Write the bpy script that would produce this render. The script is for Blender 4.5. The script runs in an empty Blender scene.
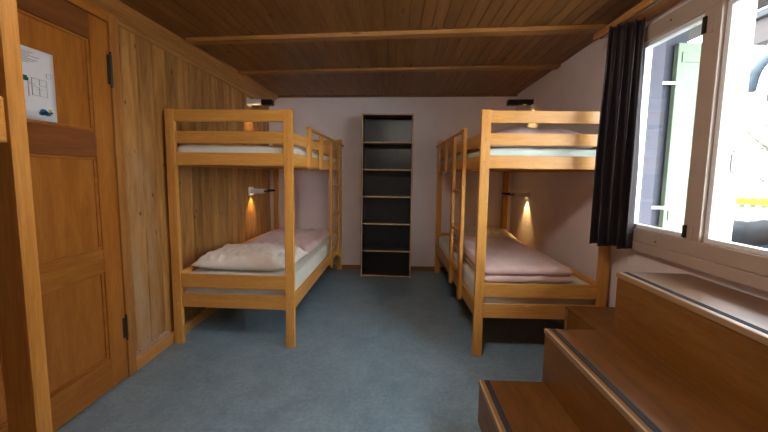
import bpy, bmesh, math, random
from mathutils import Vector, Matrix, noise

random.seed(7)
scn = bpy.context.scene
COL = scn.collection
PI = math.pi

# ------------------------------------------------------------------ materials
def new_mat(name):
    m = bpy.data.materials.new(name); m.use_nodes = True
    nt = m.node_tree
    for n in list(nt.nodes): nt.nodes.remove(n)
    out = nt.nodes.new('ShaderNodeOutputMaterial')
    b = nt.nodes.new('ShaderNodeBsdfPrincipled')
    nt.links.new(b.outputs[0], out.inputs[0])
    return m, nt, b, out

def ramp(nt, stops):
    r = nt.nodes.new('ShaderNodeValToRGB')
    e = r.color_ramp.elements
    e[0].position, e[0].color = stops[0][0], (*stops[0][1], 1)
    e[1].position, e[1].color = stops[-1][0], (*stops[-1][1], 1)
    for p, c in stops[1:-1]:
        x = e.new(p); x.color = (*c, 1)
    return r

def math_node(nt, op, a, b=None, c=None):
    n = nt.nodes.new('ShaderNodeMath'); n.operation = op
    for i, v in enumerate((a, b, c)):
        if v is None: continue
        if isinstance(v, (int, float)): n.inputs[i].default_value = v
        else: nt.links.new(v, n.inputs[i])
    return n.outputs[0]

def mix_col(nt, fac, a, b, mode='MIX'):
    n = nt.nodes.new('ShaderNodeMix'); n.data_type = 'RGBA'; n.blend_type = mode
    for sock, v in ((n.inputs[0], fac), (n.inputs[6], a), (n.inputs[7], b)):
        if isinstance(v, (int, float)): sock.default_value = v
        elif isinstance(v, tuple): sock.default_value = (*v, 1) if len(v) == 3 else v
        else: nt.links.new(v, sock)
    return n.outputs[2]

def bump(nt, b, h, strength=.2, dist=.01):
    n = nt.nodes.new('ShaderNodeBump'); n.inputs['Strength'].default_value = strength
    n.inputs['Distance'].default_value = dist
    nt.links.new(h, n.inputs['Height']); nt.links.new(n.outputs[0], b.inputs['Normal'])

def noise_tex(nt, vec, scale, detail=4, rough=.55, dist=0.):
    n = nt.nodes.new('ShaderNodeTexNoise')
    n.inputs['Scale'].default_value = scale; n.inputs['Detail'].default_value = detail
    n.inputs['Roughness'].default_value = rough; n.inputs['Distortion'].default_value = dist
    if vec is not None: nt.links.new(vec, n.inputs['Vector'])
    return n.outputs[0]

def coords(nt, scale=(1, 1, 1), kind='Object', rand=True):
    t = nt.nodes.new('ShaderNodeTexCoord')
    v = t.outputs[kind]
    if rand:
        oi = nt.nodes.new('ShaderNodeObjectInfo')
        add = nt.nodes.new('ShaderNodeVectorMath'); add.operation = 'ADD'
        k = math_node(nt, 'MULTIPLY', oi.outputs['Random'], 37.0)
        cb = nt.nodes.new('ShaderNodeCombineXYZ')
        for i in range(3): nt.links.new(k, cb.inputs[i])
        nt.links.new(v, add.inputs[0]); nt.links.new(cb.outputs[0], add.inputs[1]); v = add.outputs[0]
    mp = nt.nodes.new('ShaderNodeMapping'); mp.inputs['Scale'].default_value = scale
    nt.links.new(v, mp.inputs['Vector'])
    return mp.outputs[0]

def wood_mat(name, dark, mid, light, axis='X', rough=.4, stretch=14., scale=2.2, knots=0., plank=None, wear=None, vary=.12, bumpy=.08, spec=.4):
    """grain runs along axis; plank=(axis index, width) gives every board a shade of its own"""
    m, nt, b, out = new_mat(name)
    s = [stretch] * 3; s['XYZ'.index(axis)] = 1.0
    v = coords(nt, tuple(s), rand=plank is None)
    sep = None
    if plank:
        t = nt.nodes.new('ShaderNodeTexCoord'); sx = nt.nodes.new('ShaderNodeSeparateXYZ')
        nt.links.new(t.outputs['Object'], sx.inputs[0])
        idx = math_node(nt, 'FLOOR', math_node(nt, 'DIVIDE', sx.outputs[plank[0]], plank[1]))
        wn = nt.nodes.new('ShaderNodeTexWhiteNoise'); wn.noise_dimensions = '1D'
        nt.links.new(idx, wn.inputs['W'])
        k = math_node(nt, 'MULTIPLY', wn.outputs['Value'], 23.0)
        cb = nt.nodes.new('ShaderNodeCombineXYZ')
        for i in range(3): nt.links.new(k, cb.inputs[i])
        add = nt.nodes.new('ShaderNodeVectorMath'); add.operation = 'ADD'
        nt.links.new(v, add.inputs[0]); nt.links.new(cb.outputs[0], add.inputs[1]); v = add.outputs[0]
        rnd = wn.outputs['Value']
    else:
        oi = nt.nodes.new('ShaderNodeObjectInfo'); rnd = oi.outputs['Random']
    n1 = noise_tex(nt, v, scale, 6, .6, .6)
    r = ramp(nt, [(.28, dark), (.5, mid), (.72, light)])
    nt.links.new(n1, r.inputs[0])
    col = r.outputs[0]
    n2 = noise_tex(nt, v, scale * 7, 3, .7)
    fine = ramp(nt, [(.3, (.82, .80, .78)), (.7, (1.08, 1.06, 1.04))])
    nt.links.new(n2, fine.inputs[0])
    col = mix_col(nt, 1.0, col, fine.outputs[0], 'MULTIPLY')
    hsv = nt.nodes.new('ShaderNodeHueSaturation')
    nt.links.new(math_node(nt, 'MULTIPLY_ADD', rnd, 2 * vary, 1 - vary), hsv.inputs['Value'])
    nt.links.new(col, hsv.inputs['Color']); col = hsv.outputs[0]
    if wear:
        wv = coords(nt, wear['scale'], rand=False)
        wn_ = noise_tex(nt, wv, 1.0, 5, .65, .3)
        wr = ramp(nt, [(wear['lo'], (0, 0, 0)), (wear['hi'], (1, 1, 1))]); nt.links.new(wn_, wr.inputs[0])
        f = wr.outputs[0]
        if 'mask' in wear:                 # worn only where hands and shoes reach: a patch of the wall
            t = nt.nodes.new('ShaderNodeTexCoord'); sx = nt.nodes.new('ShaderNodeSeparateXYZ')
            nt.links.new(t.outputs['Object'], sx.inputs[0])
            for ax, a, c in wear['mask']:
                mr = nt.nodes.new('ShaderNodeMapRange'); mr.interpolation_type = 'SMOOTHSTEP'
                mr.inputs[1].default_value = a; mr.inputs[2].default_value = c
                nt.links.new(sx.outputs[ax], mr.inputs[0])
                f = math_node(nt, 'MULTIPLY', f, mr.outputs[0])
        col = mix_col(nt, f, col, wear['col'])
    if knots:
        kv = coords(nt, knots if isinstance(knots, tuple) else (6, 6, 6), rand=False)
        vo = nt.nodes.new('ShaderNodeTexVoronoi'); vo.inputs['Scale'].default_value = 1.0
        vo.inputs['Randomness'].default_value = 1.0
        nt.links.new(kv, vo.inputs['Vector'])
        kr = ramp(nt, [(.05, (1, 1, 1)), (.13, (0, 0, 0))]); nt.links.new(vo.outputs['Distance'], kr.inputs[0])
        col = mix_col(nt, math_node(nt, 'MULTIPLY', kr.outputs[0], .75), col, tuple(c * .22 for c in dark))
    nt.links.new(col, b.inputs['Base Color'])
    b.inputs['Roughness'].default_value = rough
    b.inputs['Specular IOR Level'].default_value = spec
    bump(nt, b, n2, bumpy, .004)
    return m

def plain_mat(name, col, rough=.6, metal=0., nscale=0., namp=.1, bumpy=0., bscale=60., spec=.4, sheen=0.):
    m, nt, b, out = new_mat(name)
    b.inputs['Roughness'].default_value = rough; b.inputs['Metallic'].default_value = metal
    b.inputs['Specular IOR Level'].default_value = spec
    v = coords(nt, (1, 1, 1))
    if nscale:
        n = noise_tex(nt, v, nscale, 5, .6)
        r = ramp(nt, [(.3, tuple(c * (1 - namp) for c in col)), (.7, tuple(min(1, c * (1 + namp)) for c in col))])
        nt.links.new(n, r.inputs[0]); nt.links.new(r.outputs[0], b.inputs['Base Color'])
    else:
        b.inputs['Base Color'].default_value = (*col, 1)
    if bumpy:
        bump(nt, b, noise_tex(nt, v, bscale, 4, .6), bumpy, .004)
    if sheen: b.inputs['Sheen Weight'].default_value = sheen
    return m

M = {}
BW = ((.56, .250, .050), (.64, .305, .068), (.72, .37, .095))
for ax in 'XYZ':
    M['bed' + ax] = wood_mat('lacquered_beech_' + ax, *BW, axis=ax, rough=.34, vary=.09, stretch=16, scale=2.0)
PL = .135
M['plank'] = wood_mat('old_pine_planks', (.20, .085, .020), (.37, .175, .048), (.52, .28, .09), axis='Z', rough=.5,
                      stretch=9, scale=1.6, knots=(1, 9.5, 6.1), plank=(1, PL), vary=.2, bumpy=.15,
                      wear=dict(scale=(2, 9, 1.6), lo=.40, hi=.66, col=(.50, .33, .19), mask=[(1, 2.30, 2.12), (2, 2.0, 1.2)]))
M['ceil'] = wood_mat('dark_ceiling_boards', (.19, .080, .020), (.255, .112, .029), (.33, .155, .043), axis='Y', rough=.45,
                     stretch=10, scale=1.6, plank=(0, .085), vary=.10, knots=(7, 2.2, 1))
M['batten'] = wood_mat('ceiling_batten_pine', (.27, .12, .030), (.36, .168, .045), (.45, .225, .07), axis='X', rough=.4, knots=(2.2, 9, 9))
M['cornice'] = wood_mat('cornice_pine', (.30, .135, .035), (.38, .18, .05), (.47, .24, .08), axis='Y', rough=.45)
DW = ((.30, .098, .013), (.385, .138, .020), (.46, .185, .034))
for ax in 'YZ':
    M['door' + ax] = wood_mat('honey_pine_door_' + ax, *DW, axis=ax, rough=.38, stretch=9, scale=1.8, knots=(1, 3.1, 1.9), vary=.06)
M['door_dark'] = wood_mat('red_brown_door_rail', (.17, .055, .016), (.215, .075, .021), (.27, .10, .03), axis='Y', rough=.35, vary=.05)
M['doorframe'] = wood_mat('door_frame_pine', (.30, .115, .022), (.39, .16, .034), (.48, .22, .055), axis='Z', rough=.42, knots=(1, 7, 2.6), vary=.06)
M['stepY'] = wood_mat('varnished_step_board', (.14, .051, .010), (.19, .075, .015), (.25, .108, .026), axis='Y', rough=.5, stretch=7, scale=1.5, vary=.06, spec=.45, bumpy=.02)
M['stepTop'] = wood_mat('high_gloss_step_board', (.14, .051, .010), (.19, .075, .015), (.25, .108, .026), axis='Y', rough=.36, stretch=7, scale=1.5, vary=.06, spec=.75, bumpy=.02)
_b = M['stepTop'].node_tree.nodes['Principled BSDF']; _b.inputs['Coat Weight'].default_value = 1.; _b.inputs['Coat Roughness'].default_value = .30; _b.inputs['Coat IOR'].default_value = 2.7
M['stepRiser'] = wood_mat('varnished_riser_board', (.20, .078, .014), (.25, .105, .021), (.31, .14, .032), axis='Y', rough=.36, stretch=7, scale=1.5, vary=.05, bumpy=.03)
M['stepEdge'] = wood_mat('pale_step_nosing', (.32, .19, .095), (.38, .23, .12), (.44, .28, .15), axis='Y', rough=.35, vary=.05)
M['skirt'] = wood_mat('orange_skirting_pine', (.55, .24, .06), (.64, .30, .085), (.72, .37, .12), axis='Y', rough=.4)
M['skirtX'] = wood_mat('dark_skirting_pine', (.28, .12, .04), (.34, .155, .055), (.40, .19, .07), axis='X', rough=.45)
M['shelfedge'] = wood_mat('pale_maple_edge', (.56, .37, .19), (.63, .43, .235), (.70, .49, .28), axis='Z', rough=.45)
M['curtainboard'] = wood_mat('curtain_board_pine', (.42, .19, .05), (.50, .24, .065), (.58, .30, .09), axis='Y', rough=.4)

def wall_paint(name, c, namp=.05):
    return plain_mat(name, c, .85, nscale=2.5, namp=namp, bumpy=.12, bscale=90., spec=.2)
M['wall'] = wall_paint('lilac_white_plaster', (.82, .735, .735))
M['frame'] = plain_mat('painted_window_frame', (.46, .355, .29), .4, nscale=3, namp=.04)
M['white'] = plain_mat('white_gloss_paint', (.86, .87, .88), .35)
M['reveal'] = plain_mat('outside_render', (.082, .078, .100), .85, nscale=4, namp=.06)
M['black'] = plain_mat('black_shelf_laminate', (.016, .015, .016), .32, nscale=20, namp=.3, spec=.5)
M['dark_metal'] = plain_mat('dark_metal', (.03, .028, .028), .4, .6)
M['hinge'] = plain_mat('dark_hinge_iron', (.05, .038, .03), .5, .5)
M['lampwhite'] = plain_mat('lamp_white_enamel', (.62, .61, .60), .4)
M['strip'] = plain_mat('black_anti_slip_strip', (.022, .022, .026), .75, bumpy=.5, bscale=300)
M['sheet'] = plain_mat('pale_mattress_cover', (.70, .70, .62), .9, nscale=9, namp=.05, bumpy=.5, bscale=22, sheen=.2)
M['sheetgreen'] = plain_mat('mint_mattress_cover', (.58, .70, .64), .9, nscale=9, namp=.05, bumpy=.5, bscale=22, sheen=.2)
M['pillow'] = plain_mat('cream_pillow_cotton', (.80, .72, .64), .9, nscale=7, namp=.05, bumpy=.6, bscale=18, sheen=.2)
M['pillowy'] = plain_mat('ivory_pillow_cotton', (.78, .74, .58), .9, nscale=7, namp=.05, bumpy=.6, bscale=18, sheen=.2)
M['blanket'] = plain_mat('dusty_pink_blanket', (.66, .455, .415), .95, nscale=12, namp=.07, bumpy=.5, bscale=45, sheen=.4)
M['curtain'] = plain_mat('aubergine_curtain_satin', (.022, .011, .014), .5, nscale=40, namp=.15, spec=.3, sheen=.1)
M['paper'] = plain_mat('printed_paper', (.74, .76, .80), .8)
M['ink'] = plain_mat('grey_ink', (.40, .41, .45), .8)
M['inkpink'] = plain_mat('pink_ink', (.62, .42, .45), .8)
M['inkgreen'] = plain_mat('green_ink', (.01, .10, .06), .8)
M['inkblue'] = plain_mat('blue_ink', (.03, .17, .40), .8)
M['inkblack'] = plain_mat('black_ink', (.05, .06, .06), .8)
M['inkyellow'] = plain_mat('yellow_ink', (.55, .48, .12), .8)
M['shade'] = plain_mat('blue_grey_gap_shade', (.028, .030, .042), .7)
M['shutter'] = plain_mat('pale_green_shutter_paint', (.135, .180, .112), .5, nscale=3, namp=.05)
M['hook'] = plain_mat('galvanised_hook', (.16, .17, .15), .5)
M['zinc'] = plain_mat('zinc_grey', (.05, .065, .08), .5)
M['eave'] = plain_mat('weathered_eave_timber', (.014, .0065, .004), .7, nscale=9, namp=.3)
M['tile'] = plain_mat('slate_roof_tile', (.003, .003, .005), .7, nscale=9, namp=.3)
M['ground'] = plain_mat('pale_gravel_ground', (.30, .29, .27), .95, nscale=6, namp=.15, bumpy=.4, bscale=40)
M['fence'] = plain_mat('weathered_fence_picket', (.10, .092, .088), .8, nscale=6, namp=.15)
M['yellow'] = plain_mat('yellow_rail_paint', (.22, .15, .004), .5)
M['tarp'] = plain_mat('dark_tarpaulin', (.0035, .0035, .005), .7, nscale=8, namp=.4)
M['bin'] = plain_mat('pale_blue_bin', (.035, .05, .07), .5)
M['leaf'] = plain_mat('light_green_leaves', (.19, .24, .13), .6, nscale=3, namp=.3)
M['bark'] = plain_mat('grey_bark', (.11, .09, .075), .85, nscale=8, namp=.3)
M['hedge'] = plain_mat('hedge_leaves', (.30, .38, .20), .7, nscale=3, namp=.3)

def floor_mat():
    m, nt, b, out = new_mat('blue_grey_linoleum')
    v = coords(nt, (1, 1, 1), rand=False)
    n1 = noise_tex(nt, coords(nt, (40, 46, 1), rand=False), 1.0, 6, .75, .5)
    r = ramp(nt, [(.3, (.185, .280, .355)), (.5, (.235, .340, .42)), (.7, (.30, .41, .49))]); nt.links.new(n1, r.inputs[0])
    n2 = noise_tex(nt, v, 4.2, 7, .68, .5)
    r2 = ramp(nt, [(.32, (.78, .80, .82)), (.68, (1.14, 1.12, 1.10))]); nt.links.new(n2, r2.inputs[0])
    nt.links.new(mix_col(nt, 1.0, r.outputs[0], r2.outputs[0], 'MULTIPLY'), b.inputs['Base Color'])
    rr = ramp(nt, [(.3, (.30,) * 3), (.7, (.42,) * 3)]); nt.links.new(n2, rr.inputs[0])
    nt.links.new(rr.outputs[0], b.inputs['Roughness'])
    b.inputs['Specular IOR Level'].default_value = .4
    bump(nt, b, n1, .05, .002)
    return m
M['floor'] = floor_mat()

def glass_mat():
    m = bpy.data.materials.new('window_glass'); m.use_nodes = True; nt = m.node_tree
    for n in list(nt.nodes): nt.nodes.remove(n)
    out = nt.nodes.new('ShaderNodeOutputMaterial'); mx = nt.nodes.new('ShaderNodeMixShader')
    tr = nt.nodes.new('ShaderNodeBsdfTransparent'); gl = nt.nodes.new('ShaderNodeBsdfGlossy')
    gl.inputs['Roughness'].default_value = .02; tr.inputs[0].default_value = (.95, .97, .97, 1)
    lw = nt.nodes.new('ShaderNodeLayerWeight'); lw.inputs[0].default_value = .5
    p5 = math_node(nt, 'POWER', lw.outputs['Facing'], 5.0)          # Schlick, the same from both faces
    nt.links.new(math_node(nt, 'MULTIPLY_ADD', p5, .94, .03), mx.inputs[0]); nt.links.new(tr.outputs[0], mx.inputs[1]); nt.links.new(gl.outputs[0], mx.inputs[2])
    nt.links.new(mx.outputs[0], out.inputs[0])
    return m
M['glass'] = glass_mat()

def emit_mat(name, col, s):
    m = bpy.data.materials.new(name); m.use_nodes = True; nt = m.node_tree
    for n in list(nt.nodes): nt.nodes.remove(n)
    out = nt.nodes.new('ShaderNodeOutputMaterial'); e = nt.nodes.new('ShaderNodeEmission')
    e.inputs[0].default_value = (*col, 1); e.inputs[1].default_value = s
    nt.links.new(e.outputs[0], out.inputs[0]); return m
M['bulb'] = emit_mat('lit_lamp_bulb', (1, .62, .25), 25.)

# ------------------------------------------------------------------ geometry helpers
def link(name, bm, mat, parent=None, smooth=False, loc=None):
    me = bpy.data.meshes.new(name); bmesh.ops.recalc_face_normals(bm, faces=bm.faces[:])
    bm.to_mesh(me); bm.free()
    if smooth:
        for p in me.polygons: p.use_smooth = True
    o = bpy.data.objects.new(name, me); COL.objects.link(o)
    for mm in (mat if isinstance(mat, (list, tuple)) else [mat]): me.materials.append(mm)
    if parent is not None: o.parent = parent
    if loc: o.location = loc
    return o

def add_box(bm, x0, x1, y0, y1, z0, z1, bev=0., mi=0):
    x0, x1 = sorted((x0, x1)); y0, y1 = sorted((y0, y1)); z0, z1 = sorted((z0, z1))
    r = bmesh.ops.create_cube(bm, size=1.0)
    vs = r['verts']
    bmesh.ops.scale(bm, vec=(x1 - x0, y1 - y0, z1 - z0), verts=vs)
    bmesh.ops.translate(bm, vec=((x0 + x1) / 2, (y0 + y1) / 2, (z0 + z1) / 2), verts=vs)
    fs = list({f for v in vs for f in v.link_faces})
    for f in fs: f.material_index = mi
    if bev > 0:
        es = list({e for v in vs for e in v.link_edges})
        bmesh.ops.bevel(bm, geom=es, offset=bev, segments=2, profile=.6, affect='EDGES')
    return vs

def box(name, x0, x1, y0, y1, z0, z1, mat, parent=None, bev=.004):
    """a board whose origin lies in its own middle"""
    cx, cy, cz = (x0 + x1) / 2, (y0 + y1) / 2, (z0 + z1) / 2
    bm = bmesh.new(); add_box(bm, x0 - cx, x1 - cx, y0 - cy, y1 - cy, z0 - cz, z1 - cz, bev)
    return link(name, bm, mat, parent, loc=(cx, cy, cz))

def tube(bm, pts, r, n=10, caps=True):
    pts = [Vector(p) for p in pts]; rings = []
    for i, p in enumerate(pts):
        t = (pts[min(i + 1, len(pts) - 1)] - pts[max(i - 1, 0)]).normalized()
        a = Vector((0, 0, 1)) if abs(t.z) < .9 else Vector((1, 0, 0))
        u = t.cross(a).normalized(); w = t.cross(u)
        rr = r[i] if isinstance(r, (list, tuple)) else r
        rings.append([bm.verts.new(p + rr * (math.cos(2 * PI * k / n) * u + math.sin(2 * PI * k / n) * w)) for k in range(n)])
    for a, c in zip(rings, rings[1:]):
        for k in range(n): bm.faces.new((a[k], a[(k + 1) % n], c[(k + 1) % n], c[k]))
    if caps:
        bm.faces.new(rings[0][::-1]); bm.faces.new(rings[-1])

def thing(name, label, cat, loc=(0, 0, 0), rz=0., group=None):
    o = bpy.data.objects.new(name, None); COL.objects.link(o); o.empty_display_size = .1
    o.location = loc; o.rotation_euler = (0, 0, rz)
    o['label'] = label; o['category'] = cat
    if group: o['group'] = group
    return o

def tag(o, label, cat, group=None):
    o['label'] = label; o['category'] = cat
    if group: o['group'] = group
    return o

def struct(o): o['kind'] = 'structure'; return o

def copy_tree(o, parent=None):
    c = o.copy(); COL.objects.link(c)
    if parent is not None: c.parent = parent
    for ch in list(o.children): copy_tree(ch, c)
    return c

# ------------------------------------------------------------------ the room
XL, XR, YB, YF = -1.785, 1.64, 4.42, -1.6
def zc(x, y):                       # the old ceiling is not quite level
    return 2.462 + .010 * x + max(0, 4.42 - y) * .010 * x

o = box('floor', XL - .1, XR + .2, YF - .1, YB + .1, -.1, 0, M['floor'], bev=0); struct(o)
o = box('wall_back', XL - .1, XR + .2, YB, YB + .12, 0, 2.75, M['wall'], bev=0); struct(o)
o = box('wall_front', XL - .1, XR + .2, YF - .12, YF, 0, 2.75, M['wall'], bev=0); struct(o)

# right wall with the window opening
WY0, WY1, WZ0, WZ1 = .60, 2.26, .93, 2.33
bm = bmesh.new()
add_box(bm, XR, XR + .16, YF, WY0, 0, 2.78); add_box(bm, XR, XR + .16, WY1, YB, 0, 2.78)
add_box(bm, XR, XR + .16, WY0, WY1, 0, WZ0); add_box(bm, XR, XR + .16, WY0, WY1, WZ1, 2.78)
struct(link('wall_right', bm, [M['wall']]))

# left wall: upright planks with V joints
bm = bmesh.new()
y = math.floor(YF / PL) * PL
while y < YB:
    a, c = y + .002, min(y + PL - .002, YB)
    if c > a + .01: add_box(bm, XL - .03, XL, a, c, 0, 2.70, bev=.006)
    y += PL
add_box(bm, XL - .10, XL - .028, YF, YB, 0, 2.70)
struct(link('wall_left', bm, M['plank']))

# ceiling: narrow boards running into the room
bm = bmesh.new()
x = math.floor((XL - .02) / .085) * .085
while x < XR + .02:
    a, c = x + .0005, x + .0845
    ys = [YF - .05, 0, 1.5, 3, YB + .05]
    for y0, y1 in zip(ys, ys[1:]):
        vs = [bm.verts.new(p) for p in ((a + .003, y0, zc(a, y0)), (c - .003, y0, zc(c, y0)), (c - .003, y1, zc(c, y1)), (a + .003, y1, zc(a, y1)))]
        up = [bm.verts.new(p) for p in ((a - .002, y0, zc(a, y0) + .008), (c + .002, y0, zc(c, y0) + .008), (c + .002, y1, zc(c, y1) + .008), (a - .002, y1, zc(a, y1) + .008))]
        bm.faces.new(vs); bm.faces.new((vs[0], vs[3], up[3], up[0])); bm.faces.new((vs[1], up[1], up[2], vs[2]))
    x += .085
vs = [bm.verts.new((px, py, q)) for q in (2.67, 2.76) for px, py in ((XL - .1, YF - .1), (XR + .2, YF - .1), (XR + .2, YB + .1), (XL - .1, YB + .1))]
for f in ((0, 1, 2, 3), (7, 6, 5, 4), (0, 4, 5, 1), (1, 5, 6, 2), (2, 6, 7, 3), (3, 7, 4, 0)): bm.faces.new([vs[k] for k in f])
struct(link('ceiling', bm, M['ceil']))

def batten(name, y0, y1, h, mat, x0=XL + .150, x1=XR - .001):
    bm = bmesh.new(); vs = []
    for px in (x0, x1):
        vs += [bm.verts.new(p) for p in ((px, y0, zc(px, y0) - h), (px, y1, zc(px, y1) - h), (px, y1, zc(px, y1) + .005), (px, y0, zc(px, y0) + .005))]
    for f in ((0, 1, 2, 3), (7, 6, 5, 4), (0, 4, 5, 1), (1, 5, 6, 2), (2, 6, 7, 3), (3, 7, 4, 0)): bm.faces.new([vs[k] for k in f])
    bmesh.ops.bevel(bm, geom=[e for e in bm.edges if e.calc_length() > 1], offset=.006, segments=2, affect='EDGES')
    return struct(link(name, bm, mat))
batten('trim_1', 2.46, 2.55, .026, M['batten'])
batten('trim_2', 3.27, 3.36, .022, M['batten'])
batten('trim_3', 4.36, 4.42, .018, M['ceil'])

# cornice along the plank wall: a board with a moulded lower lip
bm = bmesh.new()
prof = [(XL, 2.305), (XL + .014, 2.305), (XL + .022, 2.318), (XL + .016, 2.332), (XL + .024, 2.338), (XL + .128, 2.425), (XL + .140, 2.418), (XL + .155, 2.432), (XL + .158, 2.46), (XL, 2.46)]
rings = [[bm.verts.new((px, yy, pz)) for px, pz in prof] for yy in (YF, YB)]
for k in range(len(prof)): bm.faces.new((rings[0][k], rings[0][(k + 1) % len(prof)], rings[1][(k + 1) % len(prof)], rings[1][k]))
bm.faces.new(rings[0]); bm.faces.new(rings[1][::-1])
struct(link('trim_4', bm, M['cornice']))

struct(box('baseboard_left', XL, XL + .026, 1.978, YB, 0, .085, M['skirt'], bev=.004))
struct(box('baseboard_back', XL + .03, XR, YB - .018, YB, 0, .062, M['skirtX'], bev=.004))
struct(box('baseboard_right', XR - .018, XR, 2.3, YB - .02, 0, .062, M['skirtX'], bev=.004))
# worn strip over the skirting next to the door
bm = bmesh.new(); n = 40; lo, hi = [], []
for i in range(n + 1):
    a = 1.985 + i * .34 / n; h = .112 + .014 * noise.noise(Vector((i * .45, 0, 2))) + .008 * noise.noise(Vector((i * 1.7, 3, 0)))
    d_ = .012 + .004 * noise.noise(Vector((i * .6, 8, 0)))
    lo.append((bm.verts.new((XL - .001, a, .083)), bm.verts.new((XL + d_ + .004, a, .083)))); hi.append((bm.verts.new((XL - .001, a, h + .01)), bm.verts.new((XL + d_, a, h))))
for i in range(n):
    bm.faces.new((lo[i][1], lo[i + 1][1], hi[i + 1][1], hi[i][1])); bm.faces.new((hi[i][1], hi[i + 1][1], hi[i + 1][0], hi[i][0]))
    bm.faces.new((lo[i][0], hi[i][0], hi[i + 1][0], lo[i + 1][0])); bm.faces.new((lo[i][0], lo[i + 1][0], lo[i + 1][1], lo[i][1]))
bm.faces.new((lo[0][0], lo[0][1], hi[0][1], hi[0][0])); bm.faces.new((lo[n][0], hi[n][0], hi[n][1], lo[n][1]))
M['torn'] = wood_mat('torn_plank_end', (.42, .24, .16), (.52, .33, .23), (.60, .42, .31), axis='Y', rough=.7)
struct(link('trim_5', bm, M['torn']))

# ------------------------------------------------------------------ the door in the plank wall
DX = XL
door = bpy.data.objects.new('door_1', None); COL.objects.link(door); door['kind'] = 'structure'
door.location = (DX, 1.47, 0)
def db(name, y0, y1, z0, z1, x0, x1, mat, parent=door, bev=.004):
    return box(name, x0, x1, y0 - 1.47, y1 - 1.47, z0, z1, mat, parent, bev)
DY0, DY1 = 1.02, 1.912                   # leaf
db('stile', 1.795, DY1, .012, 2.27, .001, .030, M['doorZ']); db('stile', DY0, 1.135, .012, 2.27, .001, .030, M['doorZ'])
db('rail', 1.135, 1.795, 2.125, 2.27, .001, .029, M['door_dark'])
db('rail', 1.135, 1.795, 1.455, 1.605, .001, .0295, M['door_dark'])
db('rail', 1.135, 1.795, .765, .905, .001, .0295, M['doorY'])
db('rail', 1.135, 1.795, .012, .205, .001, .0295, M['doorY'])
for z0, z1 in ((.205, .765), (.905, 1.455), (1.605, 2.125)):
    p = db('panel', 1.13, 1.80, z0 - .005, z1 + .005, .001, .013, M['doorZ'], bev=0)
    bm = bmesh.new()                     # moulding round the panel
    for (a, b_, c, d) in ((1.135, 1.795, z0, z0 + .016), (1.135, 1.795, z1 - .016, z1), (1.135, 1.151, z0, z1), (1.779, 1.795, z0, z1)):
        add_box(bm, .012, .023, a - 1.47, b_ - 1.47, c, d, bev=.005)
    mo = link('moulding', bm, M['doorY'], p); mo.matrix_parent_inverse = Matrix.Translation(-p.location)
db('door_frame', 1.918, 1.978, 0, 2.335, 0, .036, M['doorframe'])
db('door_frame', .95, 1.015, 0, 2.335, 0, .036, M['doorframe'])
db('door_frame', .95, 1.978, 2.275, 2.335, 0, .034, M['doorY'])
for z0, z1 in ((1.885, 2.10), (.265, .44)):
    bm = bmesh.new(); zz = (z1 - z0)
    tube(bm, [(.036, 1.915 - 1.47, z0), (.036, 1.915 - 1.47, z1)], .0065, 10)
    add_box(bm, .030, .0325, 1.893 - 1.47, 1.915 - 1.47, z0 + .02, z1 - .02); add_box(bm, .036, .0375, 1.915 - 1.47, 1.925 - 1.47, z0 + .02, z1 - .02)
    link('hinge', bm, M['hinge'], door)

# notice sheet pinned to the upper panel
note = thing('notice_sheet', 'white printed notice with a floor plan on the upper door panel', 'paper', (DX + .026, 1.473, 1.79), 0)
bm = bmesh.new()
for q in range(9):                       # slightly curling sheet
    pass
g = [[bm.verts.new((.0015 + .003 * ((i / 8 - .5) ** 2) * 4, -.115 + .23 * i / 8, -.17 + .34 * j / 6)) for i in range(9)] for j in range(7)]
for j in range(6):
    for i in range(8): bm.faces.new((g[j][i], g[j][i + 1], g[j + 1][i + 1], g[j + 1][i]))
sh = link('sheet', bm, M['paper'], note, True)
sm = sh.modifiers.new('thick', 'SOLIDIFY'); sm.thickness = .0008
def ink(name, rects, mat):
    bm = bmesh.new()
    for (y0, y1, z0, z1) in rects: add_box(bm, .0015, .0056, y0, y1, z0, z1)
    return link(name, bm, mat, note)
def outline(y0, y1, z0, z1, t=.0016):
    return [(y0, y1, z0, z0 + t), (y0, y1, z1 - t, z1), (y0, y0 + t, z0, z1), (y1 - t, y1, z0, z1)]
for z in (.145, .137, .129, .121, .113, .105, .097, -.085, -.092):
    ink('text_line', [(-.09, -.09 + (random.uniform(.09, .17) if z > 0 else .07), z, z + .0025)], M['ink'])
ink('floor_plan', outline(.012, .078, -.052, .03) + outline(.012, .045, -.052, -.008) + outline(.045, .078, .0, .03) + [(.03, .06, -.022, -.0205)], M['ink'])
ink('assembly_box', outline(.078, .100, .045, .066), M['ink'])
ink('exit_route', [(-.004, -.001, -.06, .012), (-.004, .028, .000, .003)], M['inkpink'])
ink('exit_symbol', [(-.030, -.006, .010, .034), (-.012, -.001, .012, .026)], M['inkgreen'])
bm = bmesh.new()
for cy, cz, ry, rz_ in ((.055, -.125, .018, .014), (.068, -.132, .020, .011), (.045, -.135, .013, .009)):
    r = bmesh.ops.create_circle(bm, cap_ends=True, segments=14, radius=1)
    for v in r['verts']: v.co = Vector((.0056 , cy + v.co.x * ry, cz + v.co.y * rz_))
link('logo_patch', bm, M['inkblue'], note)
ink('logo_mark', [(.078, .092, -.122, -.108)], M['inkyellow'])
ink('logo_dot', [(.084, .096, -.130, -.120)], M['inkblack'])

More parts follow.
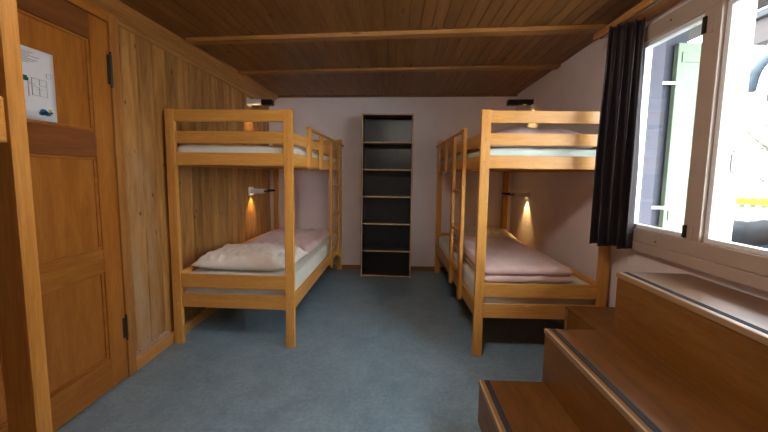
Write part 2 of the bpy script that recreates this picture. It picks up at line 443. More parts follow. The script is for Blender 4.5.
# ------------------------------------------------------------------ window
win = bpy.data.objects.new('window_1', None); COL.objects.link(win); win['kind'] = 'structure'
win.location = (XR, 1.4, 0)
def wb(name, x0, x1, y0, y1, z0, z1, mat, parent=win, bev=.004):
    return box(name, x0 - XR, x1 - XR, y0 - 1.4, y1 - 1.4, z0, z1, mat, parent, bev)
PANES = [(1.757, 2.19), (1.215, 1.665), (.685, 1.125)]
GZ0, GZ1 = 1.045, 2.25
FX0, FX1 = 1.600, 1.665
bm = bmesh.new()
def fb(y0, y1, z0, z1, x0=FX0, x1=FX1): add_box(bm, x0 - XR, x1 - XR, y0 - 1.4, y1 - 1.4, z0, z1, bev=.004)
fb(2.19, 2.30, .965, 2.345); fb(.58, .685, .965, 2.345); fb(.685, 2.19, 2.25, 2.345); fb(.685, 2.19, .965, 1.045)
for a, c in ((1.665, 1.757), (1.125, 1.215)): fb(a, c, 1.045, 2.25)
link('window_frame', bm, M['frame'], win)
wb('window_apron', 1.594, 1.645, .58, 2.245, .900, .962, M['frame'])
for i, (a, c) in enumerate(PANES):
    bm = bmesh.new(); t = .026
    for (y0, y1, z0, z1) in ((a, c, GZ0, GZ0 + t), (a, c, GZ1 - t, GZ1), (a, a + t, GZ0 + t, GZ1 - t), (c - t, c, GZ0 + t, GZ1 - t)):
        add_box(bm, 1.622 - XR, 1.668 - XR, y0 - 1.4, y1 - 1.4, z0, z1, bev=.005)
    s = link('sash', bm, M['white'], win)
    box('glass_pane', 1.648 - XR, 1.652 - XR, a + t - .004 - 1.4, c - t + .004 - 1.4, GZ0 + t - .004, GZ1 - t + .004, M['glass'], s, 0)
    if i == 0:
        for z0, z1 in ((1.055, 1.125), (2.13, 2.215)):
            wb('hinge_cover', 1.588, 1.602, 1.736, 1.753, z0, z1, M['hinge'], win, .003)
            wb('hinge_plate', 1.594, 1.602, 1.702, 1.722, z0 - .01, z1, M['frame'], win, .003)
# screw plugs on the frame
for (py, pz) in ((1.93, .99), (1.96, 2.30)):
    wb('screw_plug', 1.597, 1.602, py - .004, py + .004, pz - .004, pz + .004, M['hinge'], win, .001)

# outer pillar between the casements, with an iron hook
bm = bmesh.new(); add_box(bm, 1.668, 1.765, 1.665, 1.752, .93, 2.33, .004); add_box(bm, 1.668, 1.765, 1.13, 1.21, .93, 2.33, .004)
struct(link('trim_6', bm, M['white']))
bm = bmesh.new()
tube(bm, [(1.735, 1.664, 1.52), (1.735, 1.645, 1.52), (1.705, 1.645, 1.518), (1.700, 1.645, 1.50), (1.700, 1.645, 1.42), (1.712, 1.645, 1.408), (1.735, 1.645, 1.415), (1.735, 1.664, 1.415)], .005, 8)
tag(link('hook_handle', bm, M['hook'], None, True), 'small bent metal hook handle on the white pillar outside the window', 'handle')

# pale green shutter standing open at the far jamb
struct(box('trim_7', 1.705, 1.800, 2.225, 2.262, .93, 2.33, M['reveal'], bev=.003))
struct(box('trim_8', 1.835, 2.02, 2.316, 2.36, .5, 2.6, M['shade'], bev=.003))  # dark upright stands in for the shadowed gap; shade is in its colour
shut = thing('window_shutter', 'pale green wooden shutter swung open outside the far window pane', 'shutter', (1.84, 2.275, 1.03), 0)
bm = bmesh.new(); add_box(bm, .085, .56, 0, .035, -.02, 1.27, .004)
link('shutter_leaf', bm, M['shutter'], shut)
for z in (.05, 1.14): box('cross_batten', .112, .55, -.006, .002, z, z + .07, M['shutter'], shut, .003)
for z in (.10, .96):
    bm = bmesh.new(); add_box(bm, -.035, .11, -.012, -.004, z + .03, z + .05, .002); add_box(bm, -.035, -.02, -.012, -.004, z - .02, z + .05, .002)
    link('shutter_hinge', bm, M['white'], shut)

# ------------------------------------------------------------------ curtain and its board
cb = thing('curtain_board', 'narrow pine board above the window that the dark curtain hangs from', 'curtain rail', (1.545, 1.5, 2.388), 0)
box('board', -.085, .094, -1.1, .945, .012, .03, M['curtainboard'], cb, .003)
box('fascia', -.097, -.080, -1.1, .945, -.006, .034, M['curtainboard'], cb, .003)
bm = bmesh.new(); tube(bm, [(-.05, -1.0, .004), (-.05, .93, .004)], .007, 8); link('curtain_track', bm, M['frame'], cb)

def curtain():
    bm = bmesh.new(); NU, NV = 140, 40; g = []
    A, B = Vector((1.405, 2.235)), Vector((1.575, 2.085))
    for j in range(NV + 1):
        t = j / NV; z = 2.378 - t * (2.378 - .905); row = []
        k = .86 + .14 * min(1, t * 1.6)
        a = A.lerp(B, .5 - .5 * k); b = A.lerp(B, .5 + .5 * k)
        dr = (b - a).normalized(); nn = Vector((-dr.y, dr.x)) * -1
        for i in range(NU + 1):
            u = i / NU
            amp = .016 + .014 * min(1, t * 2.) + .004 * math.sin(t * 5 + u * 11)
            ph = u * 2 * PI * 4.5 + .6 * math.sin(t * 2.3) + .5 * math.sin(u * 7)
            p = a.lerp(b, u) + nn * (amp * math.sin(ph) + .012 * math.sin(t * PI)) + dr * (.012 * math.cos(ph + t))
            row.append(bm.verts.new((p.x, p.y, z + (.006 * math.sin(ph * .5) if j == NV else 0))))
        g.append(row)
    for j in range(NV):
        for i in range(NU): bm.faces.new((g[j][i], g[j][i + 1], g[j + 1][i + 1], g[j + 1][i]))
    o = link('curtain', bm, M['curtain'], None, True)
    m = o.modifiers.new('thick', 'SOLIDIFY'); m.thickness = .003; m.offset = 0
    return tag(o, 'gathered dark aubergine curtain drawn to the far side of the window', 'curtain')
curtain()

# ------------------------------------------------------------------ bunk beds
W, L, H = .98, 2.07, 1.85
def make_bunk(label, loc, rz, side, slats, ladder, group='beech bunk beds', far_rails=5):
    """side +1: the open side faces +X, -1: it faces -X (the whole bed mirrored)"""
    root = thing('bunk_bed', label, 'bunk bed', loc, rz, group)
    X = (lambda x: x) if side > 0 else (lambda x: W - x)
    def b(name, x0, x1, y0, y1, z0, z1, bev=.005, parent=root):
        d = (abs(x1 - x0), y1 - y0, z1 - z0); ax = 'XYZ'[d.index(max(d))]
        return box(name, min(X(x0), X(x1)), max(X(x0), X(x1)), y0, y1, z0, z1, M['bed' + ax], parent, bev)
    for px in (0, W - .07):
        for py in (0, L - .034):
            p = b('post', px, px + .07, py, py + .034, 0, H, .006)
            if py == 0 and loc[1] > 1:
                for z in (1.80, 1.64, 1.48, .52, .36): box('screw_plug', -.004, .004, -.0182, -.0165, z - H / 2 - .004, z - H / 2 + .004, M['skirtX'], p, .0005)
    for py in (.006, L - .028):
        for z0, z1 in ((1.758, 1.846), (1.598, 1.686), (1.432, 1.527), (.465, .575), (.305, .415)):
            if py > 1 and z0 > 1.4 and far_rails < 5 and z0 < 1.5: continue
            b('end_rail', .068, W - .068, py, py + .022, z0, z1)
    for z0, z1 in ((1.432, 1.527), (.305, .415)):
        b('side_rail', W - .032, W - .006, .032, L - .032, z0, z1); b('side_rail', .006, .032, .032, L - .032, z0, z1)
    b('side_rail', W - .032, W - .006, .032, L - .032, 1.60, 1.686); b('side_rail', .006, .032, .032, L - .032, 1.60, 1.686)
    b('side_rail', .006, .032, .032, L - .032, .465, .575)
    for zz in (1.445, .318):
        bm = bmesh.new(); k = 0
        while .10 + k * .105 < L - .12:
            add_box(bm, .034, W - .034, .10 + k * .105, .10 + k * .105 + .07, zz, zz + .018, .002); k += 1
        add_box(bm, .033, .055, .045, L - .045, zz - .022, zz); add_box(bm, W - .055, W - .033, .045, L - .045, zz - .022, zz)
        link('slat_base', bm, M['bedX'], root)
    def bar(name, y, z0, z1, w=.066):        # flat upright with rounded foot, outside the side rail
        bm = bmesh.new(); pts = []
        r = w / 2
        for k in range(9):
            a = PI + PI * k / 8; pts.append((r * math.cos(a), z0 + r * .7 + r * .7 * math.sin(a)))
        pts += [(r, z1), (-r, z1)]
        x0, x1 = sorted((X(W - .006), X(W + .022)))
        f = bm.faces.new([bm.verts.new((x0, p[0], p[1] - 1.2)) for p in pts])
        r_ = bmesh.ops.extrude_face_region(bm, geom=[f])
        bmesh.ops.translate(bm, vec=(x1 - x0, 0, 0), verts=[v for v in r_['geom'] if isinstance(v, bmesh.types.BMVert)])
        return link(name, bm, M['bedZ'], root, loc=(0, y, 1.2))
    for i, y in enumerate(slats):
        if i in ladder: bar('ladder_rail', y, .255, 1.758, .078)
        else: bar('guard_slat', y, 1.415, 1.758)
    b('guard_top_bar', W - .010, W + .026, slats[0] - .040, L, 1.758, 1.780, .005)
    ya, yb = slats[ladder[0]] + .037, slats[ladder[1]] - .037
    for z in (1.225, .865, .51):
        b('ladder_rung', W - .006, W + .020, ya, yb, z - .018, z + .018, .008)
    return root

LB = (-1.747, 2.339, 0); RB = (.6168, 2.291, 0); LA, RA = -.0121, .0131
make_bunk('beech bunk bed against the plank wall, with its ladder at the far end', LB, LA, 1, (.42, .85, 1.32, 1.80), (2, 3))
make_bunk('beech bunk bed by the curtain, with its ladder near the front post', RB, RA, -1, (.48, .90, 1.37, 1.86), (0, 1))
make_bunk('beech bunk bed nearest the door, only its tall corner post in view', (-.800 - W, .664 - L, 0), 0, 1, (.25, .68, 1.12, 1.5), (0, 1), far_rails=4)

def place(o, base, ang, x, y, z):
    c, s = math.cos(ang), math.sin(ang)
    o.location = (base[0] + c * x - s * y, base[1] + s * x + c * y, z); o.rotation_euler = (0, 0, ang)

def soft_box(name, sx, sy, sz, mat, seed, amp=.006, puff=.0, nx=36, ny=60, r=.03):
    """a padded slab: rounded rim, gentle wrinkles; origin at the middle of its underside"""
    bm = bmesh.new(); g = {}
    prof = []                                 # cross levels from the underside up: inset and height
    for k in range(5):
        a = PI / 2 * k / 4; prof.append((r * (1 - math.sin(a)), r * (1 - math.cos(a))))
    for k in range(5):
        a = PI / 2 * k / 4; prof.append((r * (1 - math.cos(a)), sz - r + r * math.sin(a)))
    def hgt(x, y): return amp * noise.noise(Vector((x * 6 + seed, y * 5, seed))) + amp * .7 * noise.noise(Vector((x * 15, y * 13 + seed, 2)))
    def rim(ins):
        pts = []; a, b = sx / 2 - ins, sy / 2 - ins
        for i in range(nx): pts.append((-a + 2 * a * i / nx, -b))
        for i in range(ny): pts.append((a, -b + 2 * b * i / ny))
        for i in range(nx): pts.append((a - 2 * a * i / nx, b))
        for i in range(ny): pts.append((-a, b - 2 * b * i / ny))
        cr = .04
        out = []
        for x, y in pts:
            dx, dy = abs(x) - (a - cr), abs(y) - (b - cr)
            if dx > 0 and dy > 0:
                q = math.hypot(dx, dy)
                if q > cr: x, y = math.copysign(a - cr + dx * cr / q, x), math.copysign(b - cr + dy * cr / q, y)
            out.append((x, y))
        return out
    rings = []
    for ins, z in prof:
        rings.append([bm.verts.new((x + .4 * hgt(y, z * 4 + x), y, max(0, z + (hgt(x, y) if z > sz * .6 else 0)))) for x, y in rim(ins)])
    for a, c in zip(rings, rings[1:]):
        n = len(a)
        for k in range(n): bm.faces.new((a[k], a[(k + 1) % n], c[(k + 1) % n], c[k]))
    bm.faces.new(rings[0][::-1])
    # top grid: concentric rings shrinking to the middle
    prev = rings[-1]; steps = 14
    for s in range(1, steps + 1):
        f = 1 - s / steps
        if s == steps:
            c = bm.verts.new((0, 0, sz + puff + hgt(0, 0)))
            for k in range(len(prev)): bm.faces.new((prev[k], prev[(k + 1) % len(prev)], c))
            break
        ring = []
        for x, y in rim(r * 0):
            x, y = x * f * (1 - r / (sx / 2) * 0), y * f
            ring.append(bm.verts.new((x, y, sz + puff * (1 - f * f) + hgt(x, y))))
        for k in range(len(prev)): bm.faces.new((prev[k], prev[(k + 1) % len(prev)], ring[(k + 1) % len(prev)], ring[k]))
        prev = ring
    return link(name, bm, mat, None, True)

MX, MY = W / 2, L / 2
MG = 'mattresses on the bunk beds'
for base, ang, z, sz, mat, lab, sd in (
        (LB, LA, .337, .205, M['sheet'], 'pale mattress on the lower bunk against the plank wall', 1.),
        (LB, LA, 1.464, .122, M['sheet'], 'pale blue-white mattress on the upper bunk against the plank wall', 2.),
        (RB, RA, .337, .205, M['sheet'], 'pale mattress under the folded pink blanket on the lower bunk', 3.),
        (RB, RA, 1.464, .122, M['sheetgreen'], 'mint-coloured mattress on the upper bunk beside the curtain', 4.)):
    o = soft_box('mattress', W - .072, L - .10, sz, mat, sd, .005)
    place(o, base, ang, MX, MY, z); tag(o, lab, 'mattress', MG)

def pillow(label, sx, sy, sz, mat, base, ang, x, y, z, seed, rz=0.):
    bm = bmesh.new(); N = 72
    def pt(u, v, s):
        e = (1 - abs(u) ** 4) * (1 - abs(v) ** 4)
        pin = 1 - .07 * (1 - v * v) * abs(u) ** 3 * 0
        cx = u * sx / 2 * (1 - .06 * (1 - abs(u)) * 0 - .05 * math.cos(v * PI / 2) * abs(u)); cy = v * sy / 2 * (1 - .06 * math.cos(u * PI / 2) * abs(v))
        wr = .020 * noise.noise(Vector((u * 3 + seed, v * 3, seed))) + .010 * noise.noise(Vector((u * 9, v * 6 + seed, 1)))
        wr += .007 * (1 - 2 * abs(noise.noise(Vector((u * 5 + 2 * v + seed, v * 3 - u, 4.)))) * 2.2)
        wr += .009 * math.sin(11 * u + 6 * v + seed + 2 * noise.noise(Vector((u * 2, v * 2, 9)))) * max(0, abs(u) - .35)
        h = (sz / 2) * max(0, e) ** .55
        zz = h * (1. if s > 0 else .62) * s + (wr if s > 0 else 0) * min(1, e * 3)
        return (cx, cy, zz + sz * .31)
    g = {}
    for s in (1, -1):
        for j in range(N + 1):
            for i in range(N + 1):
                u, v = -1 + 2 * i / N, -1 + 2 * j / N
                edge = i in (0, N) or j in (0, N)
                if edge and s < 0: g[s, i, j] = g[1, i, j]
                else: g[s, i, j] = bm.verts.new(pt(u, v, s))
        for j in range(N):
            for i in range(N): bm.faces.new((g[s, i, j], g[s, i + 1, j], g[s, i + 1, j + 1], g[s, i, j + 1]))
    o = link('pillow', bm, mat, None, True); place(o, base, ang, x, y, z); o.rotation_euler.z += rz
    return tag(o, label, 'pillow', 'pillows on the lower bunks')
ZM = .550
pillow('cream pillow at the near end of the lower bunk by the plank wall', .84, .50, .20, M['pillow'], LB, LA, .50, .36, ZM, 1.)
pillow('ivory pillow at the far end of the lower bunk, lit by a lamp', .72, .46, .185, M['pillowy'], RB, RA, .56, 1.74, ZM, 4.)

def duvet(name, label, hf, x0, x1, y0, y1, mat, base, ang, z, nx=50, ny=70, cat='blanket'):
    """a laid-out cover: top surface from hf(u, v), skirt down to z"""
    bm = bmesh.new(); g = []
    for j in range(ny + 1):
        row = []
        for i in range(nx + 1):
            u, v = i / nx, j / ny
            row.append(bm.verts.new((x0 + (x1 - x0) * u + .012 * noise.noise(Vector((v * 5, u, 3))), y0 + (y1 - y0) * v + .012 * noise.noise(Vector((u * 5, v, 7))), hf(u, v))))
        g.append(row)
    for j in range(ny):
        for i in range(nx): bm.faces.new((g[j][i], g[j][i + 1], g[j + 1][i + 1], g[j + 1][i]))
    edge = [(0, i) for i in range(nx)] + [(j, nx) for j in range(ny)] + [(ny, nx - i) for i in range(nx)] + [(ny - j, 0) for j in range(ny)]
    low = [bm.verts.new((g[j][i].co.x, g[j][i].co.y, 0)) for j, i in edge]
    n = len(edge)
    for k in range(n):
        a, c = edge[k], edge[(k + 1) % n]
        bm.faces.new((g[a[0]][a[1]], low[k], low[(k + 1) % n], g[c[0]][c[1]]))
    bm.faces.new(low)
    o = link(name, bm, mat, None, True); place(o, base, ang, 0, 0, z); return tag(o, label, cat, 'pink blankets')

def rim_f(u, v, k=.07): 
    d = min(u, 1 - u, v, 1 - v); t = min(1, d / k); return math.sqrt(max(0, 1 - (1 - t) ** 2))
def left_heap(u, v):
    h = .055 + .05 * math.exp(-((u - .55) / .3) ** 2 - ((v - .45) / .3) ** 2)
    h += .022 * noise.noise(Vector((u * 4, v * 5, 1))) + .014 * math.sin(16 * u - 9 * v + 3 * noise.noise(Vector((u * 3, v * 3, 5))))
    return .008 + h * rim_f(u, v)
duvet('blanket', 'rumpled pink blanket behind the pillow on the lower bunk', left_heap, .08, .86, .72, 1.93, M['blanket'], LB, LA, ZM)

# folded blanket: two soft layers with a fold between, built as one piece
def folded():
    bm = bmesh.new()
    x0, x1, y0, y1 = .245, .925, .07, 1.22          # local to the right bed
    def layer(z0, th, xa, xb, ya, yb, seed, rise):
        NX, NY = 44, 60; prof = []
        rad = th / 2
        sec = []                                  # closed section in (y, z) with a round near fold
        for k in range(NY + 1): sec.append((ya + rad + (yb - ya - rad) * k / NY, 1))
        back = [(ya + rad + (yb - ya - rad) * (NY - k) / NY, -1) for k in range(NY + 1)]
        arc = [(PI * 1.5 - PI * k / 8) for k in range(1, 8)]
        rings = []
        for i in range(NX + 1):
            u = i / NX; x = xa + (xb - xa) * u; ed = min(1, min(u, 1 - u) / .045); ed = math.sqrt(max(.0, 1 - (1 - ed) ** 2)); ed = max(.12, ed)
            ring = []
            def zz(y, s):
                t = (y - ya) / (yb - ya)
                w = .010 * noise.noise(Vector((u * 4 + seed, t * 5, seed))) + .005 * noise.noise(Vector((u * 12, t * 9, seed + 3)))
                mid = z0 + rad + rise * t * (1 - .4 * t) + (w if s > 0 else .3 * w)
                return mid + s * rad * ed
            for y, s in sec: ring.append(bm.verts.new((x + .006 * noise.noise(Vector((y * 8, seed, 0))), y, zz(y, 1))))
            for y, s in back: ring.append(bm.verts.new((x + .006 * noise.noise(Vector((y * 8, seed, 0))), y, zz(y, -1))))
            for a in arc:
                zc_ = (zz(ya + rad, 1) + zz(ya + rad, -1)) / 2; hr = (zz(ya + rad, 1) - zz(ya + rad, -1)) / 2
                ring.append(bm.verts.new((x, ya + rad + rad * math.cos(a) + .008 * noise.noise(Vector((u * 7, seed, 1))), zc_ + hr * math.sin(a))))
            rings.append(ring)
        n = len(rings[0])
        for a, c in zip(rings, rings[1:]):
            for k in range(n): bm.faces.new((a[k], a[(k + 1) % n], c[(k + 1) % n], c[k]))
        bm.faces.new(rings[0]); bm.faces.new(rings[-1][::-1])
    return bm, layer
bm, layer = folded()
layer(.002, .060, .08, .775, .075, 1.22, 1., .0)
layer(.062, .072, .065, .755, .06, 1.26, 5., .0)
o = link('blanket', bm, M['blanket'], None, True); place(o, RB, RA, 0, 0, ZM + .004)
tag(o, 'folded dusty pink blanket on the lower bunk beside the window wall', 'blanket', 'pink blankets')
def up_heap(u, v):
    h = .135 + .03 * math.sin(4.2 * u - .6) + .016 * noise.noise(Vector((u * 5, v * 4, 9)))
    return .006 + h * rim_f(u, v, .12)
duvet('blanket', 'pink blanket lying on the upper bunk beside the curtain', up_heap, .08, .86, .09, 1.3, M['blanket'], RB, RA, 1.595)

# ------------------------------------------------------------------ bookshelf
SA = math.atan2(4.069 - 4.084, .672)
sh = thing('bookshelf', 'tall narrow empty shelf with black inside standing against the back wall', 'shelf', (-.436, 4.080, 0), SA)
SW, SD, SH, T = .672, .30, 2.158, .018
for x0 in (0, SW - T):
    p = box('side_panel', x0, x0 + T, .004, SD, 0, SH, M['black'], sh, .001)
    e = box('edge_band', x0, x0 + T, 0, .0045, 0, SH, M['shelfedge'], sh, .001)
def shelf(name, z, th=.018):
    box(name, T, SW - T, .006, SD - .012, z, z + th, M['black'], sh, .001)
    box('edge_band', T, SW - T, .001, .0065, z, z + th, M['shelfedge'], sh, .001)
shelf('bottom_shelf', .012); shelf('top_panel', SH - .018)
for z in (.350, .716, 1.076, 1.430, 1.780): shelf('shelf', z)
box('back_panel', T, SW - T, SD - .012, SD - .004, .012, SH - .018, M['black'], sh, 0)

# ------------------------------------------------------------------ wooden steps under the window
YN = .72
st = thing('wooden_steps', 'three varnished wooden steps with black grip strips leading up to the window', 'steps', (.488, YN, 0), 0)
def sbx(name, x0, x1, y0, y1, z0, z1, mat, bev=.003, parent=None):
    return box(name, x0 - .488, x1 - .488, y0 - YN, y1 - YN, z0, z1, mat, parent or st, bev)
for (x0, x1, yf, z, zprev) in ((.488, .852, 1.662, .245, 0), (.850, 1.248, 1.700, .535, .245), (1.245, 1.632, 1.737, .855, .535)):
    t = sbx('tread', x0, x1, YN, yf, z - .026, z, M['stepTop'] if z > .8 else M['stepY'], .003)
    e = sbx('nosing', x0 - .002, x0 + .010, YN, yf, z - .027, z + .0006, M['stepEdge'], .003)
    s = sbx('grip_strip', x0 + .028, x0 + .056, YN + .01, yf - .006, z - .002, z + .0022, M['strip'], .001)
    sbx('riser', x0 + .003, x0 + .022, YN + .003, yf - .004, (zprev - .02 if zprev else 0), z - .026, M['stepRiser'], .001)
    sbx('side_panel', x0 + .022, x1, yf - .024, yf - .005, 0, z - .026, M['stepRiser'], .001)
    sbx('side_panel', x0 + .022, x1, YN + .004, YN + .023, 0, z - .026, M['stepRiser'], .001)

bx = thing('wooden_box', 'low varnished wooden box between the steps and the bunk bed', 'box', (1.262, 1.80, 0), 0)
box('top', 0, .355, 0, .445, .420, .440, M['stepY'], bx, .002)
box('side_panel', .006, .026, .006, .425, 0, .420, M['stepRiser'], bx, .002)
box('side_panel', .329, .349, .006, .425, 0, .420, M['stepRiser'], bx, .002)
box('end_panel', .0, .352, .425, .443, 0, .420, M['stepEdge'], bx, .002)
box('end_panel', .026, .329, .006, .024, 0, .420, M['stepRiser'], bx, .002)

# ------------------------------------------------------------------ reading lamps
def lamp(label, y, z, side, big=False, dark=False):
    """side -1: on the plank wall, +1: on the window-side wall; the beam points down the wall"""
    xw = XL if side < 0 else XR; d = -side
    t = thing('wall_lamp', label, 'lamp', (xw, y, z), 0, 'reading lamps above the bunks')
    def lb(name, a, b_, y0, y1, z0, z1, mat, bev=.004):
        return box(name, min(d * a, d * b_), max(d * a, d * b_), y0, y1, z0, z1, mat, t, bev)
    lb('wall_plate', 0, .016, -.055, .055, -.05, .05, M['lampwhite'])
    bm = bmesh.new(); xs = (.016, .17)      # tapered white housing, open underneath
    pr = [(-.045, .028), (.045, .028), (.034, -.026), (-.034, -.026)]
    a = [bm.verts.new((d * xs[0], p, q)) for p, q in pr]; c = [bm.verts.new((d * xs[1], p * .9, q)) for p, q in pr]
    for k in range(4):
        if k == 2: continue
        bm.faces.new((a[k], a[(k + 1) % 4], c[(k + 1) % 4], c[k]))
    bm.faces.new(a); bm.faces.new(c)
    h = link('housing', bm, M['dark_metal'] if dark else M['lampwhite'], t); m = h.modifiers.new('t', 'SOLIDIFY'); m.thickness = .003  # dark variant puts the backlit shade of the housing into its colour
    bm = bmesh.new(); tube(bm, [(d * .17, 0, .005), (d * .20, .005, -.002), (d * .285, .02, .012)], [.010, .009, .012], 10)
    link('arm', bm, M['dark_metal'], t, True)
    bm = bmesh.new(); add_box(bm, d * (.16 if big else .215), d * .30, -.030 if big else -.012, .05, -.030 if big else 0, .030 if big else .026, .006); link('switch_head', bm, M['dark_metal'], t)
    bm = bmesh.new(); bmesh.ops.create_icosphere(bm, subdivisions=2, radius=.012)
    link('bulb', bm, M['bulb'], t, True, loc=(d * .075, 0, -.004))
    li = bpy.data.lights.new('reading_lamp_beam', 'SPOT'); li.energy = LAMP_W; li.color = (1, .60, .22)
    li.spot_size = math.radians(64); li.spot_blend = .7; li.shadow_soft_size = .01
    lo = bpy.data.objects.new('lamp_beam', li); COL.objects.link(lo); lo.parent = t
    lo.location = (d * .06, 0, -.020)
    lo.rotation_euler = (0, -math.radians(12) * d * -1, 0)
    return t
LAMP_W = 14.
lamp('white reading lamp under the upper bunk on the plank wall', 3.80, 1.150, -1)
lamp('white reading lamp above the upper bunk on the plank wall', 3.80, 2.225, -1, True)
lamp('white reading lamp under the upper bunk on the pale window wall', 3.88, 1.150, 1)
lamp('reading lamp above the upper bunk on the pale window wall, its housing coloured dark as backlit', 3.86, 2.255, 1, True, True)

# ------------------------------------------------------------------ outside the window
struct(box('ground', 1.81, 30, -12, 30, -.35, -.25, M['ground'], bev=0))
# unseen roof overhang, added to keep high sky light off the steps
bm = bmesh.new()
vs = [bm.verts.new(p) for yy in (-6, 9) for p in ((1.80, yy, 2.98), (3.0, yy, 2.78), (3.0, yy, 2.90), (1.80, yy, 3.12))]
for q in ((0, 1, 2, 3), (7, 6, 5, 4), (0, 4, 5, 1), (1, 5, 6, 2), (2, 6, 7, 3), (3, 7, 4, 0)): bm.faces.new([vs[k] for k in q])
struct(link('added_roof_overhang', bm, M['eave']))
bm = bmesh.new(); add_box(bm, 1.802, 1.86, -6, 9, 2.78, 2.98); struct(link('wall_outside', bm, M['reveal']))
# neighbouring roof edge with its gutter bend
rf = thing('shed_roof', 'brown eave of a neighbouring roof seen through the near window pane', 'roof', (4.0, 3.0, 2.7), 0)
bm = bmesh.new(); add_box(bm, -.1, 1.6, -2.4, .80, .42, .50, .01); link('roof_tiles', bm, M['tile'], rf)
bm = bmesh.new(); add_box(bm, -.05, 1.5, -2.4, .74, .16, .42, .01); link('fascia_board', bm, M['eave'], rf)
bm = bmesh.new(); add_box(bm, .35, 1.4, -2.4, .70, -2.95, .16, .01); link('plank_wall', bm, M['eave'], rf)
bm = bmesh.new(); add_box(bm, .12, .36, .25, .70, -.46, -.22, .01); link('beam_end', bm, M['eave'], rf)
gt = thing('roof_gutter', 'curved blue-grey gutter pipe below the neighbouring eave', 'gutter', (4.0, 3.0, 2.7), 0)
bm = bmesh.new(); tube(bm, [(-.12, -.9, .13), (-.12, .1, .10), (-.12, .40, .06), (-.12, .58, -.06), (-.12, .66, -.24), (-.12, .68, -.36)], .075, 14)
link('pipe', bm, M['zinc'], gt, True)
bm = bmesh.new(); tube(bm, [(-.12, -.9, .215), (-.12, .40, .155)], .02, 8); link('gutter_lip', bm, M['white'], gt, True)
bm = bmesh.new(); add_box(bm, -.15, .345, .44, .47, .02, .07); link('bracket', bm, M['zinc'], gt)

fn = thing('garden_fence', 'pale picket fence with a yellow rail beyond the window', 'fence', (6.6, 5.4, -.25), math.radians(-42))
for k in range(26):
    x = -1.6 + k * .13
    box('picket', x, x + .07, 0, .02, .1, 1.66 + .02 * math.sin(k), M['fence'], fn, .004)
box('yellow_rail', -1.65, 1.8, -.03, 0, 1.18, 1.30, M['yellow'], fn, .004)
box('rail', -1.65, 1.8, .02, .05, .5, .58, M['fence'], fn, .004)
for x in (-1.6, .1, 1.7): box('fence_post', x, x + .09, .05, .14, 0, 1.5, M['fence'], fn, .006)

bn = thing('garden_bin', 'pale blue bin under a dark crumpled cover outside the window', 'bin', (5.3, 4.45, -.25), math.radians(-42))
bm = bmesh.new(); add_box(bm, -.75, .95, -.35, .35, 0, .88, .03); link('bin_body', bm, M['bin'], bn)
bm = bmesh.new(); g = []
for j in range(25):
    row = []
    for i in range(51):
        u, v = i / 50, j / 24; x, y_ = -.80 + 1.8 * u, -.40 + .8 * v
        e = min(1, min(u * 1.8, (1 - u) * 1.8, v * .8, (1 - v) * .8) / .06)
        z = .84 + .22 * e + .05 * noise.noise(Vector((x * 5, y_ * 5, 0))) + .03 * noise.noise(Vector((x * 13, y_ * 11, 4))) - (1 - e) * .10
        row.append(bm.verts.new((x, y_, z)))
    g.append(row)
for j in range(24):
    for i in range(50): bm.faces.new((g[j][i], g[j][i + 1], g[j + 1][i + 1], g[j + 1][i]))
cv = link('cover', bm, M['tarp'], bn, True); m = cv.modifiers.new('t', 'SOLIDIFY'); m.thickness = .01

def tree(label, loc, h, r, seed):
    rnd = random.Random(seed)
    t = thing('garden_tree', label, 'tree', loc, 0, 'trees beyond the fence')
    bm = bmesh.new(); tube(bm, [(0, 0, 0), (.05, .03, h * .3), (-.03, .06, h * .6), (.04, 0, h * .85)], [.13, .11, .07, .03], 10)
    for k in range(9):
        a = k * 2.4; z = h * (.32 + .06 * k); q = r * (.95 - .06 * k)
        tube(bm, [(0, 0, z), (math.cos(a) * q * .5, math.sin(a) * q * .5, z + .25), (math.cos(a) * q, math.sin(a) * q, z + .6)], [.05, .035, .012], 6)
    link('trunk', bm, M['bark'], t, True)
    bm = bmesh.new()
    for k in range(1500):
        d = Vector((rnd.gauss(0, 1), rnd.gauss(0, 1), rnd.gauss(0, 1))).normalized() * r * rnd.random() ** .45
        p = Vector((d.x, d.y, d.z * 1.1 + h * .68)); s = rnd.uniform(.05, .11)
        q = Matrix.Rotation(rnd.uniform(0, 6.28), 3, 'Z') @ Matrix.Rotation(rnd.uniform(-1.2, 1.2), 3, 'X')
        vs = [bm.verts.new(p + q @ Vector(c) * s) for c in ((-1, 0, 0), (0, -.5, .1), (1, 0, 0), (0, .5, .1))]
        bm.faces.new(vs)
    link('foliage', bm, M['leaf'], t)
tree('leafy tree standing behind the fence and the covered bin', (9.2, 8.0, -.25), 4.2, 1.5, 3)
tree('leafy tree beside the neighbouring roof, furthest along the fence', (13.5, 6.6, -.25), 4.8, 1.7, 5)

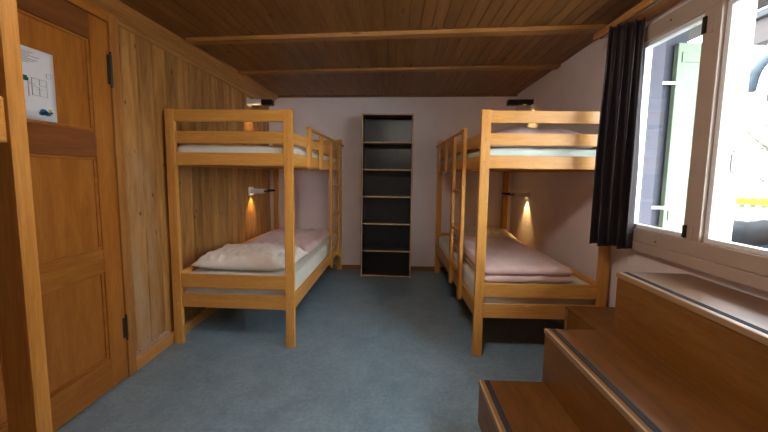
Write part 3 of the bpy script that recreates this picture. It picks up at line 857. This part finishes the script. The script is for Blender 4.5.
# ------------------------------------------------------------------ light
FILL_E = 55.
w = bpy.data.worlds.new('overcast_sky'); scn.world = w; w.use_nodes = True; nt = w.node_tree
for n in list(nt.nodes): nt.nodes.remove(n)
out = nt.nodes.new('ShaderNodeOutputWorld'); bg = nt.nodes.new('ShaderNodeBackground')
tc = nt.nodes.new('ShaderNodeTexCoord'); sx = nt.nodes.new('ShaderNodeSeparateXYZ')
nt.links.new(tc.outputs['Generated'], sx.inputs[0])
r = ramp(nt, [(.0, (.80, .86, .92)), (1., (.86, .94, 1.0))]); nt.links.new(sx.outputs[2], r.inputs[0])
nt.links.new(r.outputs[0], bg.inputs[0]); bg.inputs[1].default_value = 30.
nt.links.new(bg.outputs[0], out.inputs[0])
# unseen fill lamp, added to brighten the floor, beds and back wall
cl = thing('fill_lamp', 'added round fill lamp, out of view above the near end of the room', 'lamp', (.0, 1.0, zc(0, 1.0) - .001), 0)
bm = bmesh.new(); tube(bm, [(0, 0, 0), (0, 0, -.036)], .09, 24); link('base', bm, M['lampwhite'], cl)
bm = bmesh.new(); bmesh.ops.create_uvsphere(bm, u_segments=24, v_segments=12, radius=.16)
for v in bm.verts: v.co.z = v.co.z * .5 - .11
link('diffuser', bm, emit_mat('fill_lamp_glow', (1, .93, .84), FILL_E), cl, True)
# ------------------------------------------------------------------ camera
yaw, pitch, roll, f, cy = .0328, .0868, .0137, 311.3476, 201.5843
fwd0 = Vector((-math.sin(yaw), math.cos(yaw), 0)); right = Vector((math.cos(yaw), math.sin(yaw), 0)); up = Vector((0, 0, 1))
fwd = math.cos(pitch) * fwd0 - math.sin(pitch) * up; up2 = math.cos(pitch) * up + math.sin(pitch) * fwd0
rr = math.cos(roll) * right + math.sin(roll) * up2; uu = -math.sin(roll) * right + math.cos(roll) * up2
cam = bpy.data.cameras.new('camera'); co = bpy.data.objects.new('camera', cam); COL.objects.link(co)
mw = Matrix(((rr.x, uu.x, -fwd.x, 0), (rr.y, uu.y, -fwd.y, 0), (rr.z, uu.z, -fwd.z, 1.3775), (0, 0, 0, 1)))
co.matrix_world = mw
cam.sensor_width = 36; cam.lens = f * 36 / 768; cam.shift_y = -(216 - cy) / 768; cam.clip_start = .02; cam.clip_end = 200
scn.camera = co

scn.view_settings.view_transform = 'Standard'; scn.view_settings.look = 'None'
scn.view_settings.gamma = 1.0; scn.view_settings.use_curve_mapping = False
scn.view_settings.exposure = 0.2
scn.cycles.use_denoising = True
scn.cycles.max_bounces = 12; scn.cycles.diffuse_bounces = 8; scn.cycles.transparent_max_bounces = 16
